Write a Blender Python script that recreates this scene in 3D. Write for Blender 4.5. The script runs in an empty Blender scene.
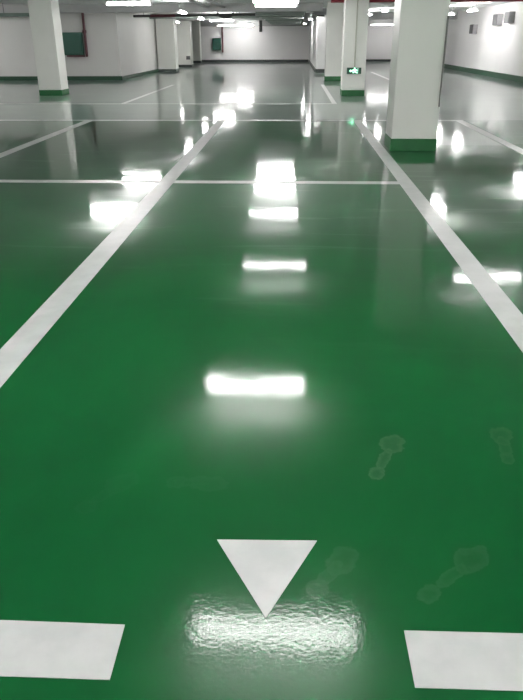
import bpy, bmesh, math, random
from mathutils import Matrix, Vector
random.seed(4)
S = bpy.context.scene
COL = S.collection
H_CEIL = 2.8

# ------------------------------------------------------------------ materials
def pbr(name, col, rough=0.6, metal=0.0, noise=0.0, nscale=3.0, bump=0.0, bscale=40.0, emit=None, estr=0.0, spec=0.5):
    m = bpy.data.materials.new(name); m.use_nodes = True
    nt = m.node_tree; b = nt.nodes['Principled BSDF']
    b.inputs['Base Color'].default_value = (*col, 1)
    b.inputs['Roughness'].default_value = rough
    b.inputs['Metallic'].default_value = metal
    b.inputs['Specular IOR Level'].default_value = spec
    tc = nt.nodes.new('ShaderNodeTexCoord')
    if noise:
        n = nt.nodes.new('ShaderNodeTexNoise'); n.inputs['Scale'].default_value = nscale; n.inputs['Detail'].default_value = 5
        nt.links.new(tc.outputs['Object'], n.inputs['Vector'])
        r = nt.nodes.new('ShaderNodeMapRange'); r.inputs['From Min'].default_value = .3; r.inputs['From Max'].default_value = .7
        r.inputs['To Min'].default_value = 1 - noise; r.inputs['To Max'].default_value = 1.0
        nt.links.new(n.outputs['Fac'], r.inputs['Value'])
        mx = nt.nodes.new('ShaderNodeMix'); mx.data_type = 'RGBA'; mx.blend_type = 'MULTIPLY'; mx.inputs['Factor'].default_value = 1
        mx.inputs['A'].default_value = (*col, 1); nt.links.new(r.outputs['Result'], mx.inputs['B'])
        nt.links.new(mx.outputs['Result'], b.inputs['Base Color'])
    if bump:
        n2 = nt.nodes.new('ShaderNodeTexNoise'); n2.inputs['Scale'].default_value = bscale; n2.inputs['Detail'].default_value = 3
        nt.links.new(tc.outputs['Object'], n2.inputs['Vector'])
        bp = nt.nodes.new('ShaderNodeBump'); bp.inputs['Strength'].default_value = bump; bp.inputs['Distance'].default_value = .01
        nt.links.new(n2.outputs['Fac'], bp.inputs['Height']); nt.links.new(bp.outputs['Normal'], b.inputs['Normal'])
    if emit:
        b.inputs['Emission Color'].default_value = (*emit, 1); b.inputs['Emission Strength'].default_value = estr
    return m

class G:
    """tiny helper for writing node maths"""
    def __init__(s, nt): s.nt = nt
    def m(s, op, a, b=None, c=None, clamp=False):
        n = s.nt.nodes.new('ShaderNodeMath'); n.operation = op; n.use_clamp = clamp
        for i, v in enumerate((a, b, c)):
            if v is None: continue
            if isinstance(v, (int, float)): n.inputs[i].default_value = v
            else: s.nt.links.new(v, n.inputs[i])
        return n.outputs[0]
    def step(s, v, lo, hi):
        n = s.nt.nodes.new('ShaderNodeMapRange'); n.interpolation_type = 'SMOOTHSTEP'
        s.nt.links.new(v, n.inputs['Value']); n.inputs['From Min'].default_value = lo; n.inputs['From Max'].default_value = hi
        return n.outputs['Result']
    def noise(s, vec, scale, detail=3, rough=.5, dist=0):
        n = s.nt.nodes.new('ShaderNodeTexNoise'); n.inputs['Scale'].default_value = scale; n.inputs['Detail'].default_value = detail
        n.inputs['Roughness'].default_value = rough; n.inputs['Distortion'].default_value = dist
        s.nt.links.new(vec, n.inputs['Vector']); return n.outputs['Fac']
    def mix(s, f, a, b):
        n = s.nt.nodes.new('ShaderNodeMix'); n.data_type = 'RGBA'
        for k, v in (('Factor', f), ('A', a), ('B', b)):
            if isinstance(v, (int, float)): n.inputs[k].default_value = v
            elif isinstance(v, tuple): n.inputs[k].default_value = (*v, 1)
            else: s.nt.links.new(v, n.inputs[k])
        return n.outputs['Result']

def gloss_common(nt, g, vec, b, rough, peel, wave):
    """poured epoxy: orange-peel and slow trowel waves"""
    n1 = g.noise(vec, 62, 2.5); n2 = g.noise(vec, 1.3, 2)
    n3 = g.noise(vec, 5, 2)
    sp = nt.nodes.new('ShaderNodeSeparateXYZ'); nt.links.new(vec, sp.inputs[0])
    near = g.m('SUBTRACT', 1, g.step(sp.outputs[1], 2.0, 3.6))      # the rough-rolled entrance strip
    h = g.m('ADD', g.m('MULTIPLY', g.m('MULTIPLY', n1, peel), near), g.m('ADD', g.m('MULTIPLY', n2, wave), g.m('MULTIPLY', n3, peel*1.6)))
    bp = nt.nodes.new('ShaderNodeBump'); bp.inputs['Strength'].default_value = 1; bp.inputs['Distance'].default_value = 1
    nt.links.new(h, bp.inputs['Height']); nt.links.new(bp.outputs['Normal'], b.inputs['Normal'])
    r = g.m('ADD', rough - .03, g.m('ADD', g.m('MULTIPLY', g.noise(vec, 2.2, 5, .6), .06), g.m('MULTIPLY', near, .03)))
    nt.links.new(r, b.inputs['Roughness'])
    return r

GREEN = (0.0035, 0.067, 0.0175)
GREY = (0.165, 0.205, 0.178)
def floor_material():
    m = bpy.data.materials.new('epoxy_floor'); m.use_nodes = True; nt = m.node_tree; g = G(nt)
    b = nt.nodes['Principled BSDF']; b.inputs['IOR'].default_value = 1.30
    geo = nt.nodes.new('ShaderNodeTexCoord'); vec = geo.outputs['Object']
    sep = nt.nodes.new('ShaderNodeSeparateXYZ'); nt.links.new(vec, sep.inputs[0]); x, y = sep.outputs[0], sep.outputs[1]
    # grey drive aisle beyond the bays, plus a grey patch right of the nearest column
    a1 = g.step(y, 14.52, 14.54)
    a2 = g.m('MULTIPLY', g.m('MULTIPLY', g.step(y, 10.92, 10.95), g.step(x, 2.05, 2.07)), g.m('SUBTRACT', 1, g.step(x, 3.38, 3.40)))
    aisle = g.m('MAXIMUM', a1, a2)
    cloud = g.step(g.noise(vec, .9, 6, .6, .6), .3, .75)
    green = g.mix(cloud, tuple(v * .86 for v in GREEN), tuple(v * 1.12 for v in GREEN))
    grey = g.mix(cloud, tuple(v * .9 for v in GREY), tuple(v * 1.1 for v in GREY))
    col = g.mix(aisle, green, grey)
    # dusty shoe prints: forefoot and heel ovals, brighter at the rim
    dust = None
    wob = g.m('MULTIPLY', g.m('SUBTRACT', g.noise(vec, 14, 4), .5), 1.6)
    for (fx, fy), (hx, hy), k in (((.425, 2.35), (.335, 2.14), 1.0), ((.585, 1.685), (.43, 1.535), .5), ((.885, 2.44), (.865, 2.26), .6),
                                  ((-.62, 2.05), (-.71, 1.9), .12), ((.175, 1.665), (.09, 1.54), .4), ((-.30, 2.05), (-.42, 2.06), .2)):
        ang = math.atan2(fy - hy, fx - hx); ca, sa = math.cos(ang), math.sin(ang)
        for cx, cy, ra, rb in ((fx, fy, .075, .048), (hx, hy, .042, .034), ((fx+hx)/2, (fy+hy)/2, .075, .024)):
            dx = g.m('SUBTRACT', x, cx); dy = g.m('SUBTRACT', y, cy)
            u = g.m('MULTIPLY', g.m('ADD', g.m('MULTIPLY', dx, ca), g.m('MULTIPLY', dy, sa)), 1/ra)
            v = g.m('MULTIPLY', g.m('SUBTRACT', g.m('MULTIPLY', dy, ca), g.m('MULTIPLY', dx, sa)), 1/rb)
            d = g.m('ADD', g.m('SQRT', g.m('ADD', g.m('MULTIPLY', u, u), g.m('MULTIPLY', v, v))), wob)
            ins = g.m('SUBTRACT', 1, g.step(d, .9, 1.05))
            rim = g.m('MULTIPLY', ins, g.m('ADD', .3, g.m('MULTIPLY', g.step(d, .3, .95), .45)))
            rim = g.m('MULTIPLY', rim, k)
            dust = rim if dust is None else g.m('MAXIMUM', dust, rim)
    dust = g.m('MULTIPLY', dust, g.m('ADD', .4, g.noise(vec, 60, 4)))
    col = g.mix(g.m('MULTIPLY', dust, .12), col, (.30, .38, .28))
    # faint dry scuff streaks
    mp = nt.nodes.new('ShaderNodeMapping'); nt.links.new(vec, mp.inputs['Vector']); mp.inputs['Scale'].default_value = (.5, 3.2, 1); mp.inputs['Rotation'].default_value = (0, 0, .25)
    st = g.step(g.noise(mp.outputs['Vector'], 1.1, 7, .62, .5), .56, .74)
    far = g.step(y, 2.5, 7)
    col = g.mix(g.m('MULTIPLY', g.m('MULTIPLY', st, far), .26), col, (.28, .36, .30))
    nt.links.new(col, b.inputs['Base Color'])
    r = gloss_common(nt, g, vec, b, .066, .00032, .0030)
    r2 = g.m('ADD', r, g.m('ADD', g.m('MULTIPLY', dust, .18), g.m('MULTIPLY', g.m('MULTIPLY', st, far), .05)))
    nt.links.new(r2, b.inputs['Roughness'])
    # translucent lobe added only to steady the denoiser; the slab beneath is dark, so it adds no light of its own
    fr = nt.nodes.new('ShaderNodeFresnel'); fr.inputs['IOR'].default_value = 1.30
    tr = nt.nodes.new('ShaderNodeBsdfTranslucent')
    nt.links.new(g.mix(g.m('MULTIPLY', fr.outputs[0], .45), (0, 0, 0), (1, 1, 1)), tr.inputs['Color'])
    ad = nt.nodes.new('ShaderNodeAddShader'); out = nt.nodes['Material Output']
    nt.links.new(b.outputs[0], ad.inputs[0]); nt.links.new(tr.outputs[0], ad.inputs[1]); nt.links.new(ad.outputs[0], out.inputs['Surface'])
    return m

def paint_material():
    m = bpy.data.materials.new('white_road_paint'); m.use_nodes = True; nt = m.node_tree; g = G(nt)
    b = nt.nodes['Principled BSDF']; vec = nt.nodes.new('ShaderNodeTexCoord').outputs['Object']
    c = g.step(g.noise(vec, 5, 6, .6), .3, .7)
    nt.links.new(g.mix(c, (.42, .42, .425), (.49, .485, .49)), b.inputs['Base Color'])
    gloss_common(nt, g, vec, b, .30, .0002, .0026); b.inputs['IOR'].default_value = 1.3
    return m

M = {
 'floor': floor_material(), 'paint': paint_material(),
 'wall': pbr('wall_paint', (.62, .61, .60), .55, noise=.07, nscale=.6, bump=.15, bscale=12),
 'wallf': pbr('wall_paint_far', (.88, .86, .865), .5, noise=.06, nscale=.6, bump=.15, bscale=12),
 'wallw': pbr('wall_paint_right', (.90, .87, .88), .5, noise=.06, nscale=.6, bump=.15, bscale=12),  # palest wall tone, slightly pink, for the right wall
 'ceil': pbr('ceiling_paint', (.90, .90, .90), .8, noise=.06, nscale=.8),
 'beam': pbr('beam_paint', (.42, .42, .42), .7, noise=.1),
 'column': pbr('column_paint', (.70, .70, .67), .42, noise=.05, nscale=1.5, bump=.12, bscale=9),
 'base': pbr('green_base_paint', (.009, .115, .030), .5, noise=.2, nscale=6, bump=.1),
 'skirt': pbr('skirting_paint', (.015, .07, .035), .35, noise=.25, nscale=4),
 'skirtd': pbr('dark_skirting_paint', (.05, .065, .06), .4, noise=.2, nscale=4),
 'cabinet': pbr('green_cabinet', (.012, .085, .058), .4, noise=.1),
 'red': pbr('red_pipe_paint', (.17, .012, .022), .4, noise=.15),
 'redd': pbr('dark_red_paint', (.11, .022, .032), .45, noise=.15),
 'steel': pbr('galvanised_steel', (.30, .34, .32), .5, .3, noise=.25, nscale=3),
 'dark': pbr('dark_pipe', (.06, .065, .065), .5, noise=.2),
 'tray': pbr('tray_paint', (.10, .15, .125), .5, .2, noise=.2),
 'conduit': pbr('conduit_plastic', (.16, .16, .15), .5),
 'conduitl': pbr('pale_conduit_plastic', (.42, .42, .36), .5),
 'boxgrey': pbr('box_grey', (.30, .30, .31), .5), 'boxdark': pbr('box_dark', (.09, .09, .095), .5),
 'housing': pbr('lamp_housing', (.85, .85, .85), .4),
 'tube': pbr('lit_tube', (1, 1, 1), .4, emit=(1.0, .985, .97), estr=46),
 'signg': pbr('sign_green', (.008, .07, .04), .35),
 'tube_dim': pbr('dimmed_lit_tube', (1, 1, 1), .4, emit=(1.0, .985, .97), estr=10),  # emission lowered so these lamps reflect weaker in the floor
 'tube_near': pbr('lowered_lit_tube', (1, 1, 1), .4, emit=(1.0, .985, .97), estr=34),  # emission lowered to tone down the two nearest floor reflections
 'glow': pbr('sign_glow', (.5, .9, .7), .4, emit=(.42, 1.0, .68), estr=1.5),
}

# ------------------------------------------------------------------ mesh helpers
def link(name, bm, mat, parent=None, bevel=0, smooth=False):
    bmesh.ops.recalc_face_normals(bm, faces=bm.faces)
    me = bpy.data.meshes.new(name); bm.to_mesh(me); bm.free()
    o = bpy.data.objects.new(name, me); COL.objects.link(o); me.materials.append(mat)
    if smooth:
        for p in me.polygons: p.use_smooth = True
    if bevel:
        b = o.modifiers.new('bevel', 'BEVEL'); b.width = bevel; b.segments = 2; b.limit_method = 'ANGLE'
    if parent: o.parent = parent
    return o
def box(bm, x0, x1, y0, y1, z0, z1):
    v = [bm.verts.new((x, y, z)) for z in (z0, z1) for x, y in ((x0, y0), (x1, y0), (x1, y1), (x0, y1))]
    for f in ((3, 2, 1, 0), (4, 5, 6, 7), (0, 1, 5, 4), (1, 2, 6, 5), (2, 3, 7, 6), (3, 0, 4, 7)): bm.faces.new([v[i] for i in f])
def boxes(*bs):
    bm = bmesh.new()
    for b in bs: box(bm, *b)
    return bm
def rod(bm, a, b, r, n=14):
    a, b = Vector(a), Vector(b); d = b - a
    mt = Matrix.Translation((a + b) / 2) @ d.to_track_quat('Z', 'Y').to_matrix().to_4x4()
    bmesh.ops.create_cone(bm, cap_ends=True, segments=n, radius1=r, radius2=r, depth=d.length, matrix=mt)
def rods(*rs):
    bm = bmesh.new()
    for r in rs: rod(bm, *r)
    return bm
def prism(pts, z0, z1):
    bm = bmesh.new(); a = [bm.verts.new((x, y, z0)) for x, y in pts]; b = [bm.verts.new((x, y, z1)) for x, y in pts]
    bm.faces.new(a[::-1]); bm.faces.new(b); n = len(pts)
    for i in range(n): bm.faces.new((a[i], a[(i+1) % n], b[(i+1) % n], b[i]))
    return bm
def tag(o, label, cat, group=None, kind=None):
    o['label'] = label; o['category'] = cat
    if group: o['group'] = group
    if kind: o['kind'] = kind
    return o
def thing(name, label, cat, loc=(0, 0, 0), group=None, rz=0):
    o = bpy.data.objects.new(name, None); COL.objects.link(o); o.location = loc; o.rotation_euler = (0, 0, rz)
    o.empty_display_size = .1
    return tag(o, label, cat, group)
def struct(name, bm, mat, label=None):
    o = link(name, bm, mat); o['kind'] = 'structure'
    if label: o['label'] = label
    return o

# ------------------------------------------------------------------ room shell
XL, XR, Y0, Y1 = -18.0, 8.6, -7.0, 54.7
fl = struct('floor', boxes((XL, XR, Y0, Y1, -.2, 0)), M['floor'], 'glossy green epoxy floor with a paler grey drive aisle beyond the bays')
struct('ceiling', boxes((XL, XR, Y0, Y1, H_CEIL, H_CEIL + .2)), M['ceil'], 'white painted concrete ceiling slab')
struct('wall_right', boxes((XR, XR + .3, Y0 - .3, Y1 + .3, -.2, H_CEIL + .2)), M['wallw'], 'long bright white wall on the right side')
struct('wall_far', boxes((XL - .3, XR, Y1, Y1 + .3, -.2, H_CEIL + .2)), M['wallf'], 'pale grey far end wall')
struct('wall_near', boxes((XL - .3, XR, Y0 - .3, Y0, -.2, H_CEIL + .2)), M['wall'])
struct('wall_outer', boxes((XL - .3, XL, Y0, Y1, -.2, H_CEIL + .2)), M['wall'])
struct('wall_left', boxes((XL, -7.12, 29.7, 45.3, 0, H_CEIL)), M['wall'], 'grey left wall that turns a corner beside the aisle')
struct('wall_recess', boxes((XL, -9.6, 45.3, Y1, 0, H_CEIL)), M['wall'])
struct('wall_center', boxes((1.12, 1.62, 36, Y1, 0, H_CEIL)), M['wallf'], 'pale wall standing end on right of the far aisle')
# baseboards
struct('baseboard_right', boxes((XR - .05, XR, Y0, Y1, 0, .21)), M['skirt'], 'dull green skirting along the right wall')
struct('baseboard_far', boxes((-9.6, 1.12, Y1 - .05, Y1, 0, .15), (1.62, XR - .05, Y1 - .05, Y1, 0, .15)), M['skirtd'], 'dark skirting along the far wall')
struct('baseboard_left', boxes((XL, -7.07, 29.65, 29.7, 0, .16), (-7.12, -7.07, 29.7, 45.3, 0, .14)), M['skirt'], 'green skirting around the left wall corner')
struct('baseboard_center', boxes((1.07, 1.67, 35.95, 36, 0, .18), (1.07, 1.12, 36, Y1 - .05, 0, .15)), M['skirtd'], 'dark skirting of the wall standing end on')
# beams
struct('beam_left', boxes((XL, 1.1, 29.3, 29.65, 2.50, H_CEIL)), M['beam'], 'grey downstand beam above the left wall')
struct('beam_far', boxes((-7.07, -1.63, 40, 40.4, 2.45, H_CEIL), (.5, 1.1, 40, 40.4, 2.45, H_CEIL), (1.64, XR, 40, 40.4, 2.45, H_CEIL)), M['beam'], 'darker downstand beam far down the hall')
struct('beam_end', boxes((-9.6, 1.1, 54.0, 54.4, 2.40, H_CEIL), (1.64, XR, 54.0, 54.4, 2.40, H_CEIL)), M['beam'])

# ------------------------------------------------------------------ columns
def column(x0, x1, y0, y1, label, base_h=.16, basemat='base', name='column'):
    cx, cy = (x0 + x1) / 2, (y0 + y1) / 2; w, d = (x1 - x0) / 2, (y1 - y0) / 2
    t = thing(name, label, 'column', (cx, cy, 0), 'square white columns')
    link('shaft', boxes((-w, w, -d, d, base_h, H_CEIL)), M['column'], t, .012)
    b = link('painted_base', boxes((-w - .006, w + .006, -d - .006, d + .006, 0, base_h)), M[basemat], t, .008)
    return t
near = column(1.44, 2.10, 10.3, 10.96, 'large white square column nearest the camera, right of the long bay line', .175)
mid = column(1.40, 2.05, 20.9, 21.55, 'white square column carrying the small lit green exit sign', .165)
column(1.24, 1.86, 28.7, 29.3, 'white column partly hidden just left of the one with the exit sign', .18)
column(-7.60, -6.92, 21.2, 21.9, 'white square column on the left, standing before the green cabinet', .16)
column(-7.05, -6.12, 37.7, 38.6, 'grey white column just past the corner of the left wall', .13, 'skirtd')
column(-7.05, -6.25, 44.5, 45.28, 'plain column second past the left wall corner', .13, 'skirtd')
column(-7.50, -6.72, 52.6, 53.3, 'small bright column farthest away, next to the far wall cabinet', .14, 'skirtd')

# cable conduits on columns
tag(link('cable_conduit', rods(((2.085, 10.285, .62), (2.085, 10.285, 1.78), .0125)), M['conduit'], smooth=False),
    'thin dark conduit up the right edge of the nearest column', 'conduit')
tag(link('cable_conduit', rods(((1.735, 20.88, .77), (1.735, 20.88, H_CEIL), .02)), M['conduitl']),
    'pale thin conduit dropping down to the exit sign', 'conduit')

# exit sign
ex = thing('exit_sign', 'small lit green exit sign with arrow and running figure on a white column', 'sign', (1.725, 20.894, .685))
link('sign_box', boxes((-.205, .205, -.045, 0, -.085, .085)), M['signg'], ex, .008)
def plate(pts, y0, y1):
    bm = bmesh.new(); a = [bm.verts.new((x, y0, z)) for x, z in pts]; b = [bm.verts.new((x, y1, z)) for x, z in pts]
    bm.faces.new(a); bm.faces.new(b[::-1]); n = len(pts)
    for i in range(n): bm.faces.new((a[i], a[(i+1) % n], b[(i+1) % n], b[i]))
    return bm
link('arrow', plate([(-.135, 0), (-.095, .04), (-.095, .017), (-.045, .017), (-.045, -.017), (-.095, -.017), (-.095, -.04)], -.050, -.045), M['glow'], ex)
fg = bmesh.new()
for pts in ([(-.03, .01), (-.01, .045), (.035, .048), (.05, .03), (.045, -.01), (.005, -.015)],
            [(.0, -.01), (.03, -.01), (-.0, -.045), (-.035, -.07), (-.045, -.055), (-.015, -.035)],
            [(.02, -.01), (.045, -.005), (.06, -.035), (.085, -.045), (.085, -.065), (.045, -.055)],
            [(-.01, .045), (-.05, .02), (-.06, -.005), (-.045, -.01), (-.03, .008), (.0, .02)],
            [(.04, .045), (.075, .03), (.09, .0), (.075, -.005), (.06, .015), (.035, .02)]):
    t = plate(pts, -.050, -.045); me = bpy.data.meshes.new('t'); t.to_mesh(me); t.free(); fg.from_mesh(me); bpy.data.meshes.remove(me)
bmesh.ops.create_cone(fg, cap_ends=True, segments=16, radius1=.016, radius2=.016, depth=.005, matrix=Matrix.Translation((0.012, -.0475, .066)) @ Matrix.Rotation(math.pi/2, 4, 'X'))
link('running_figure', fg, M['glow'], ex)
link('door_symbol', boxes((-.022, .062, -.0485, -.0450, .0825, .0845), (.1, .106, -.0485, -.045, -.07, .075)), M['glow'], ex)

# ------------------------------------------------------------------ floor markings
T = .002
def marking(name, pts, label, cat='floor marking', group=None):
    return tag(link(name, prism(pts, 0, T), M['paint']), label, cat, group)
def rect(x0, x1, y0, y1): return [(x0, y0), (x1, y0), (x1, y1), (x0, y1)]
GB = 'white parking bay lines'
marking('bay_line', rect(-1.547, -1.373, 1.386, 14.36), 'wide white bay line running diagonally up the left half of the floor', group=GB)
marking('bay_line', rect(1.227, 1.390, 1.400, 14.36), 'wide white bay line running along the right past the nearest column', group=GB)
marking('bay_line', rect(-4.29, -4.12, 1.386, 14.36), 'short looking white bay line at the left picture edge', group=GB)
marking('bay_line', rect(3.28, 3.44, 1.4, 14.36), 'white bay line at the far right, beyond the nearest column', group=GB)
marking('cross_line', rect(-16.5, 3.44, 14.36, 14.54), 'white line across the heads of the bays at the edge of the grey aisle', group='white cross lines')
marking('cross_line', rect(-16.5, -1.547, 7.80, 7.96), 'thin white line crossing the left bay, ending at the left bay line', group='white cross lines')
marking('cross_line', rect(-1.373, 1.227, 7.80, 7.96), 'thin white line crossing the middle bay between both long bay lines', group='white cross lines')
marking('entrance_dash', [(-1.547, 1.198), (-.451, 1.200), (-.453, 1.380), (-1.547, 1.386)], 'white block of bay entrance line at bottom left', group='white bay entrance lines')
marking('entrance_dash', [(.332, 1.209), (1.39, 1.214), (1.39, 1.40), (.331, 1.391)], 'white block of bay entrance line at bottom right', group='white bay entrance lines')
marking('triangle_marking', [(-.230, 1.745), (-.056, 1.421), (.100, 1.753)], 'white painted triangle pointing towards the camera in the bay entrance')
GF = 'white lines of the bays across the aisle'
marking('bay_line', rect(-4.50, -4.38, 18.46, 26.5), 'faint far white line beyond the aisle, left of the bright lamp reflection', group=GF)
marking('bay_line', rect(1.00, 1.12, 18.46, 26.5), 'faint far white line just left of the exit sign column', group=GF)
marking('bay_line', rect(3.85, 3.99, 26.5, 37), 'far white line between the exit sign column and the nearest column', group=GF)
marking('cross_line', rect(-12.5, 1.12, 18.32, 18.46), 'faint white cross line on the grey aisle in front of the left column', group=GF)

# ------------------------------------------------------------------ ceiling lamps
def lamp_proto():
    t = thing('ceiling_lamp', '', 'lamp', (0, 0, 2.4), 'twin tube ceiling lamps')
    bm = bmesh.new()
    prof = [(-.028, .0), (-.03, .03), (-.022, .085), (.022, .085), (.03, .03), (.028, 0), (.02, -.004), (-.02, -.004)]
    a = [bm.verts.new((-.62, y, z)) for y, z in prof]; b = [bm.verts.new((.62, y, z)) for y, z in prof]
    bm.faces.new(a); bm.faces.new(b[::-1])
    for i in range(8): bm.faces.new((a[i], a[(i+1) % 8], b[(i+1) % 8], b[i]))
    link('housing', bm, M['housing'], t)
    for s in (-1, 1):
        link('tube', rods(((-.59, s * .062, .015), (.59, s * .062, .015), .026, 10)), M['tube'], t)
        link('tube_socket', boxes((s * .615 - .022, s * .615 + .022, -.09, .09, -.012, .06)), M['housing'], t)
        link('suspension_rod', rods(((s * .42, 0, .084), (s * .42, 0, .40), .006, 6)), M['steel'], t)
    return t
lamps = [ # x, y, turned, label
 (-.08, 3.60, 0, 'lamp overhead whose broad reflection lies right under the painted triangle'),
 (-.42, 7.43, 0, 'lamp overhead mirrored as the bright bar in the middle of the near bay'),
 (-.30, 12.3, 0, 'lamp overhead mirrored as the thin bright dash between the near bar and the cross line'),
 (-.45, 16.6, 0, 'lamp overhead mirrored just below the thin cross line of the middle bay'),
 (-.50, 20.1, 0, 'lamp overhead mirrored as the lower half of the bright block on the thin cross line'),
 (-.55, 22.4, 0, 'lamp overhead mirrored as the upper half of the bright block above the thin cross line'),
 (-4.5, 16.9, 0, 'lamp on the left mirrored as the lower bright patch left of the long bay line'),
 (-4.6, 20.8, 0, 'lamp on the left mirrored as the upper bright patch left of the long bay line'),
 (-4.1, 27.2, 1, 'small bright lamp end on under the left ceiling pipes'),
 (-4.4, 35.0, 1, 'lamp end on under the pipes, farther off and left of the wide glare lamp'),
 (-3.8, 39.0, 0, 'lamp across the aisle hanging before the far beam on the left'),
 (-4.85, 53.0, 0, 'left one of two end to end lamps before the far wall, beside the small cabinet'),
 (-3.55, 53.0, 0, 'right one of two end to end lamps glaring on the far wall beside the duct'),
 (-6.6, 41.5, 1, 'lamp end on between the first and second columns past the left wall corner'),
 (.80, 36.3, 1, 'lamp end on near the top corner of the wall standing end on'),
 (.65, 47.0, 1, 'lamp end on farther down along the wall standing end on'),
 (4.2, 35.0, 1, 'lamp end on high between the exit sign column and the nearest column'),
 (3.75, 37.5, 1, 'lamp end on touching the right edge of the exit sign column'),
 (6.0, 53.0, 0, 'left one of two end to end lamps seen between the two white columns'),
 (7.25, 53.0, 0, 'right one of two end to end lamps, next to the nearest column edge'),
 (6.8, 33.0, 1, 'lamp end on beside the upper right edge of the nearest column'),
 (7.15, 30.5, 1, 'lamp end on under the red pipe, before the right wall'),
 (3.8, 17.5, 1, 'lamp mirrored as a short streak on the right bay line'),
 (3.55, 11.8, 0, 'lamp mirrored as a thin bright dash across the right bay line'),
 (7.0, 21.0, 1, 'lamp mirrored as a short streak at the right picture edge'),
 (-.1, -.8, 0, 'added unseen lamp above the camera in the middle row'), (-5.0, -1.0, 0, 'added unseen lamp behind the camera on the left'),  # unseen lamps from here on, added for ambient light
 (-5.2, 5.0, 0, 'added unseen lamp beyond the left picture edge, nearest of its row'), (-8.0, 11.5, 0, 'added unseen lamp beyond the left picture edge, second of its row'),
 (-11.5, 19.0, 0, 'added unseen lamp beyond the left picture edge behind the left column'), (-13.0, 26.5, 0, 'added unseen lamp before the left wall under the cable tray'),
 (5.0, 5.0, 0, 'added unseen lamp beyond the right picture edge, nearest of its row'), (5.0, -1.0, 0, 'added unseen lamp behind the camera on the right'),
 (-.1, -5.0, 0, 'added unseen lamp far behind the camera in the middle row'),
 (2.05, 25.4, 1, 'added fill lamp end on, hidden behind the exit sign column'),  # added out of sight to brighten the column beyond
 (7.4, 47.0, 1, 'added fill lamp end on, hidden behind the nearest column, along the right wall'),  # added out of sight to brighten the right wall
 (4.9, 9.0, 0, 'added unseen lamp beyond the right picture edge, second of its row'), (7.8, 14.5, 1, 'added unseen lamp beyond the right picture edge, along the right wall'),
 (-3.2, 1.8, 0, 'added unseen lamp above the bay left of the camera'), (3.2, 1.5, 0, 'added unseen lamp above the bay right of the camera'),
 (-14.5, 13.0, 0, 'added unseen lamp far out beyond the left picture edge'), (-16, 22.0, 0, 'added unseen lamp farthest out on the left, before the cable tray'),
]
_dim = {}
def dim_mesh(k, mat='tube_dim'):
    if (k.name, mat) not in _dim:
        me = k.data.copy(); me.materials[0] = M[mat]; _dim[(k.name, mat)] = me
    return _dim[(k.name, mat)]
proto = lamp_proto(); kids = list(proto.children)
for i, (x, y, rot, lab) in enumerate(lamps):
    if i == 0: o = proto
    else:
        o = proto.copy(); COL.objects.link(o)
        for k in kids:
            c = k.copy(); COL.objects.link(c); c.parent = o
            if ('thin bright dash' in lab or 'seen between' in lab or 'nearest column edge' in lab or 'before the far wall, beside' in lab or 'just below the thin cross' in lab) and k.name.startswith('tube') and 'socket' not in k.name:   # lamps with emission lowered to weaken their floor reflections
                c.data = dim_mesh(k)
            elif i == 1 and k.name.startswith('tube') and 'socket' not in k.name: c.data = dim_mesh(k, 'tube_near')
    o.location = (x, y, {6.8: 2.46, 7.15: 2.52, 3.75: 2.6, 4.2: 2.68}.get(x, 2.4)); o.rotation_euler = (0, 0, math.pi / 2 if rot else 0)
    o['label'] = lab
for k in kids:
    if k.name.startswith('tube') and 'socket' not in k.name: k.data = dim_mesh(k, 'tube_near')

# ------------------------------------------------------------------ services under the ceiling
sp = thing('sprinkler_pipe', 'dark red sprinkler pipe crossing high behind the nearest column', 'pipe', (0, 0, 0))
link('pipe_run', rods(((1.15, 24, 2.62), (XR, 24, 2.62), .065)), M['red'], sp)
for x in (2.6, 4.6, 6.6):
    link('hanger', rods(((x, 24, 2.72), (x, 24, 2.8), .008, 6)), M['steel'], sp)
for x in (3.6, 5.6, 7.6):
    link('sprinkler_head', rods(((x, 24, 2.56), (x, 24, 2.6), .018, 8), ((x, 24, 2.548), (x, 24, 2.56), .035, 10)), M['steel'], sp)
# dark pipe over the left wall
dp = thing('ceiling_pipe', 'dark pipe with a reddish stretch running across above the left columns', 'pipe', (0, 0, 0))
link('pipe_run', rods(((-7.05, 32.6, 2.46), (-1.7, 32.6, 2.50), .05)), M['dark'], dp)
link('red_joint', rods(((-6.3, 32.6, 2.466), (-5.2, 32.6, 2.474), .062)), M['redd'], dp)
for x in (-6.6, -4.6, -2.4): link('hanger', rods(((x, 32.6, 2.5), (x, 32.6, 2.8), .01, 6)), M['dark'], dp)
tb = bmesh.new()
N, n2 = 28, 8
ring = [[tb.verts.new(((.34 + .045 * math.cos(b)) * math.cos(a), .045 * math.sin(b), (.17 + .045 * math.cos(b)) * math.sin(a))) for b in [2*math.pi*j/n2 for j in range(n2)]] for a in [2*math.pi*i/N for i in range(N)]]
for i in range(N):
    for j in range(n2): tb.faces.new((ring[i][j], ring[(i+1) % N][j], ring[(i+1) % N][(j+1) % n2], ring[i][(j+1) % n2]))
lp = link('pipe_loop', tb, M['dark'], dp, smooth=True); lp.location = (-3.0, 32.6, 2.57)
dp2 = thing('ceiling_pipe', 'grey green pipe running across beyond the loop of the dark pipe', 'pipe', (0, 0, 0))
link('pipe_run', rods(((-7.05, 36.2, 2.5), (-1.7, 36.2, 2.5), .06)), M['steel'], dp2)
for x in (-5.4, -2.8): link('hanger', rods(((x, 36.2, 2.55), (x, 36.2, 2.8), .01, 6)), M['steel'], dp2)
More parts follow.
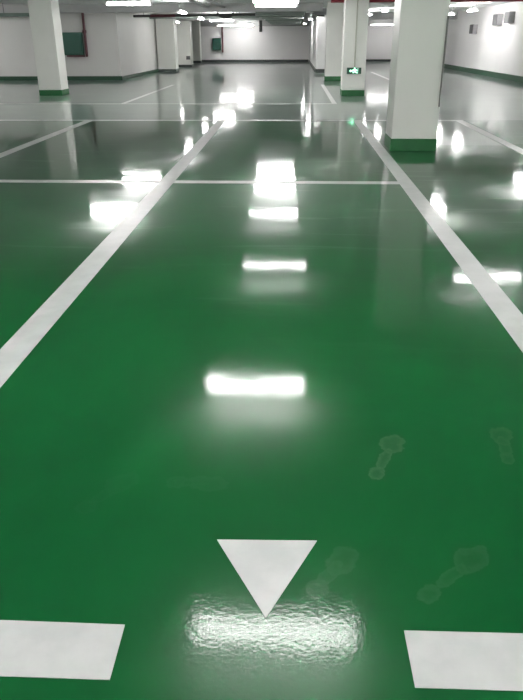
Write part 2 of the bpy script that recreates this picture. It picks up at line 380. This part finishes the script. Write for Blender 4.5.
for x, lab in ((-3.35, 'left one of two pale pipes running away under the ceiling to the grey beam'),
               (-2.75, 'right one of two pale pipes running away under the ceiling to the grey beam')):
    pp = thing('ceiling_pipe', lab, 'pipe', (x, 0, 0))
    link('pipe_run', rods(((0, 18, 2.66), (0, 29.28, 2.66), .05)), M['boxgrey'], pp)
    for y in (20, 23, 26, 28.5): link('hanger', rods(((0, y, 2.7), (0, y, 2.8), .01, 6)), M['steel'], pp)
# long duct
du = thing('air_duct', 'wide grey green air duct running away under the ceiling above the aisle', 'duct', (0, 0, 0))
link('duct_body', boxes((-1.55, .42, 29.75, 53.5, 2.47, 2.72)), M['steel'], du, .01)
for y in (31, 34, 37, 41.5, 45, 49, 53):
    link('flange', boxes((-1.60, .47, y, y + .06, 2.44, 2.75)), M['steel'], du)
    for hx in (-1.5, .38): link('hanger', rods(((hx, y + .03, 2.74), (hx, y + .03, 2.8), .012, 6)), M['steel'], du)
tag(link('drain_stub', rods(((-2.25, 50, 1.98), (-2.25, 50, 2.8), .10, 12)), M['dark']), 'short dark pipe stub hanging left under the far end of the duct', 'pipe')
bxt = thing('junction_box', 'dark grey ceiling box above the end of the wall standing end on', 'box', (1.28, 34.6, 2.52))
link('box_body', boxes((-.40, .30, -.3, .3, 0, .28)), M['boxgrey'], bxt, .01)
link('box_underside', boxes((-.25, .1, -.2, .2, -.05, 0)), M['boxdark'], bxt, .005)
# cable tray left
ct = thing('cable_tray', 'dark green grey cable tray high on the left before the grey wall', 'cable tray', (0, 0, 0))
link('tray_body', boxes((-16, -9.95, 28.0, 28.35, 2.34, 2.36), (-16, -9.95, 28.0, 28.02, 2.36, 2.46), (-16, -9.95, 28.33, 28.35, 2.36, 2.46)), M['tray'], ct)
for k in range(3): link('cable', rods(((-16, 28.08 + k * .09, 2.385 ), (-9.9, 28.08 + k * .09, 2.385), .024, 8)), M['dark'], ct)
for x in (-15, -13, -11): link('hanger', rods(((x, 28.01, 2.46), (x, 28.01, 2.8), .01, 6)), M['dark'], ct)

# ------------------------------------------------------------------ hose cabinets with their pipes
hc = thing('hose_cabinet', 'dark green hose cabinet on the grey wall right of the left column', 'cabinet', (-8.83, 29.675, .90))
link('cabinet_body', boxes((-.50, .28, -.22, 0, .06, .90)), M['cabinet'], hc, .01)
link('cabinet_door', boxes((-.46, .24, -.245, -.22, .10, .86)), M['cabinet'], hc, .006)
link('red_sill', boxes((-.40, .29, -.20, 0, 0, .055)), M['redd'], hc)
sp2 = tag(link('riser_pipe', rods(((-8.44, 29.60, .90), (-8.44, 29.60, 2.5), .05), ((-8.44, 29.60, 1.78), (-8.44, 29.60, 1.88), .08))
   , M['redd']), 'dark red riser pipe at the right side of the green hose cabinet', 'pipe')
hc2 = thing('hose_cabinet', 'small green cabinet on the far wall between the farthest column and the glare lamps', 'cabinet', (-5.72, Y1 - .022, .80))
link('cabinet_body', boxes((-.32, .30, -.2, 0, 0, .82)), M['cabinet'], hc2, .01)
link('cabinet_door', boxes((-.28, .26, -.22, -.2, .04, .78)), M['cabinet'], hc2, .006)
tag(link('riser_pipe', rods(((-5.30, 54.60, .65), (-5.30, 54.60, 2.8), .055)), M['redd']), 'reddish riser pipe beside the small green cabinet on the far wall', 'pipe')

# small boxes on the right wall
for (y, z, s, lab) in ((35.7, 1.92, .2, 'lone small box with dark front on the right wall, leftmost and lowest of the three'),
                       (31.7, 2.22, .21, 'small grey dark box on the right wall, left one of the pair'),
                       (30.0, 2.27, .2, 'small grey dark box on the right wall, right one of the pair')):
    t = thing('wall_box', lab, 'box', (XR, y, z), 'small boxes on the right wall')
    link('box_body', boxes((-.22, 0, -s * 1.6, s * 1.6, -s, s)), M['boxgrey'], t, .01)
    link('front_panel', boxes((-.235, -.215, -s * 1.5, s * 1.5, -s * .92, s * .92)), M['boxdark'], t)
# little box low on the column face
tag(link('socket_box', boxes((-6.55, -6.32, 44.40, 44.494, .42, .62)), M['boxdark']), 'small dark box low on the second column past the left wall corner', 'box')

# ------------------------------------------------------------------ camera and render
cd = bpy.data.cameras.new('camera'); cam = bpy.data.objects.new('camera', cd); COL.objects.link(cam)
F = Vector((-0.04160244778136813, 0.9069925492172307, -0.4190868072404902))
R = Vector((0.9990235519776253, 0.044005123120641816, -0.003935953905488816))
U = Vector((-0.014872085684513639, 0.41884133607317986, 0.9079376389729781))
cam.matrix_world = Matrix(((R.x, U.x, -F.x, 0), (R.y, U.y, -F.y, 0), (R.z, U.z, -F.z, 1.5), (0, 0, 0, 1)))
cd.sensor_fit = 'VERTICAL'; cd.sensor_height = 24; cd.lens = 672.06 * 24 / 700; cd.clip_end = 200; cd.clip_start = .05
S.camera = cam
w = bpy.data.worlds.new('world'); S.world = w; w.use_nodes = True
w.node_tree.nodes['Background'].inputs[0].default_value = (.8, .9, 1, 1); w.node_tree.nodes['Background'].inputs[1].default_value = .05
S.view_settings.view_transform = 'Standard'; S.view_settings.look = 'None'; S.view_settings.gamma = 1
S.view_settings.use_curve_mapping = False; S.view_settings.exposure = 1.2
try:
    S.cycles.use_denoising = True; S.cycles.max_bounces = 8; S.cycles.diffuse_bounces = 5; S.cycles.glossy_bounces = 4
    S.cycles.sample_clamp_indirect = 8; S.cycles.use_light_tree = True
except Exception: pass
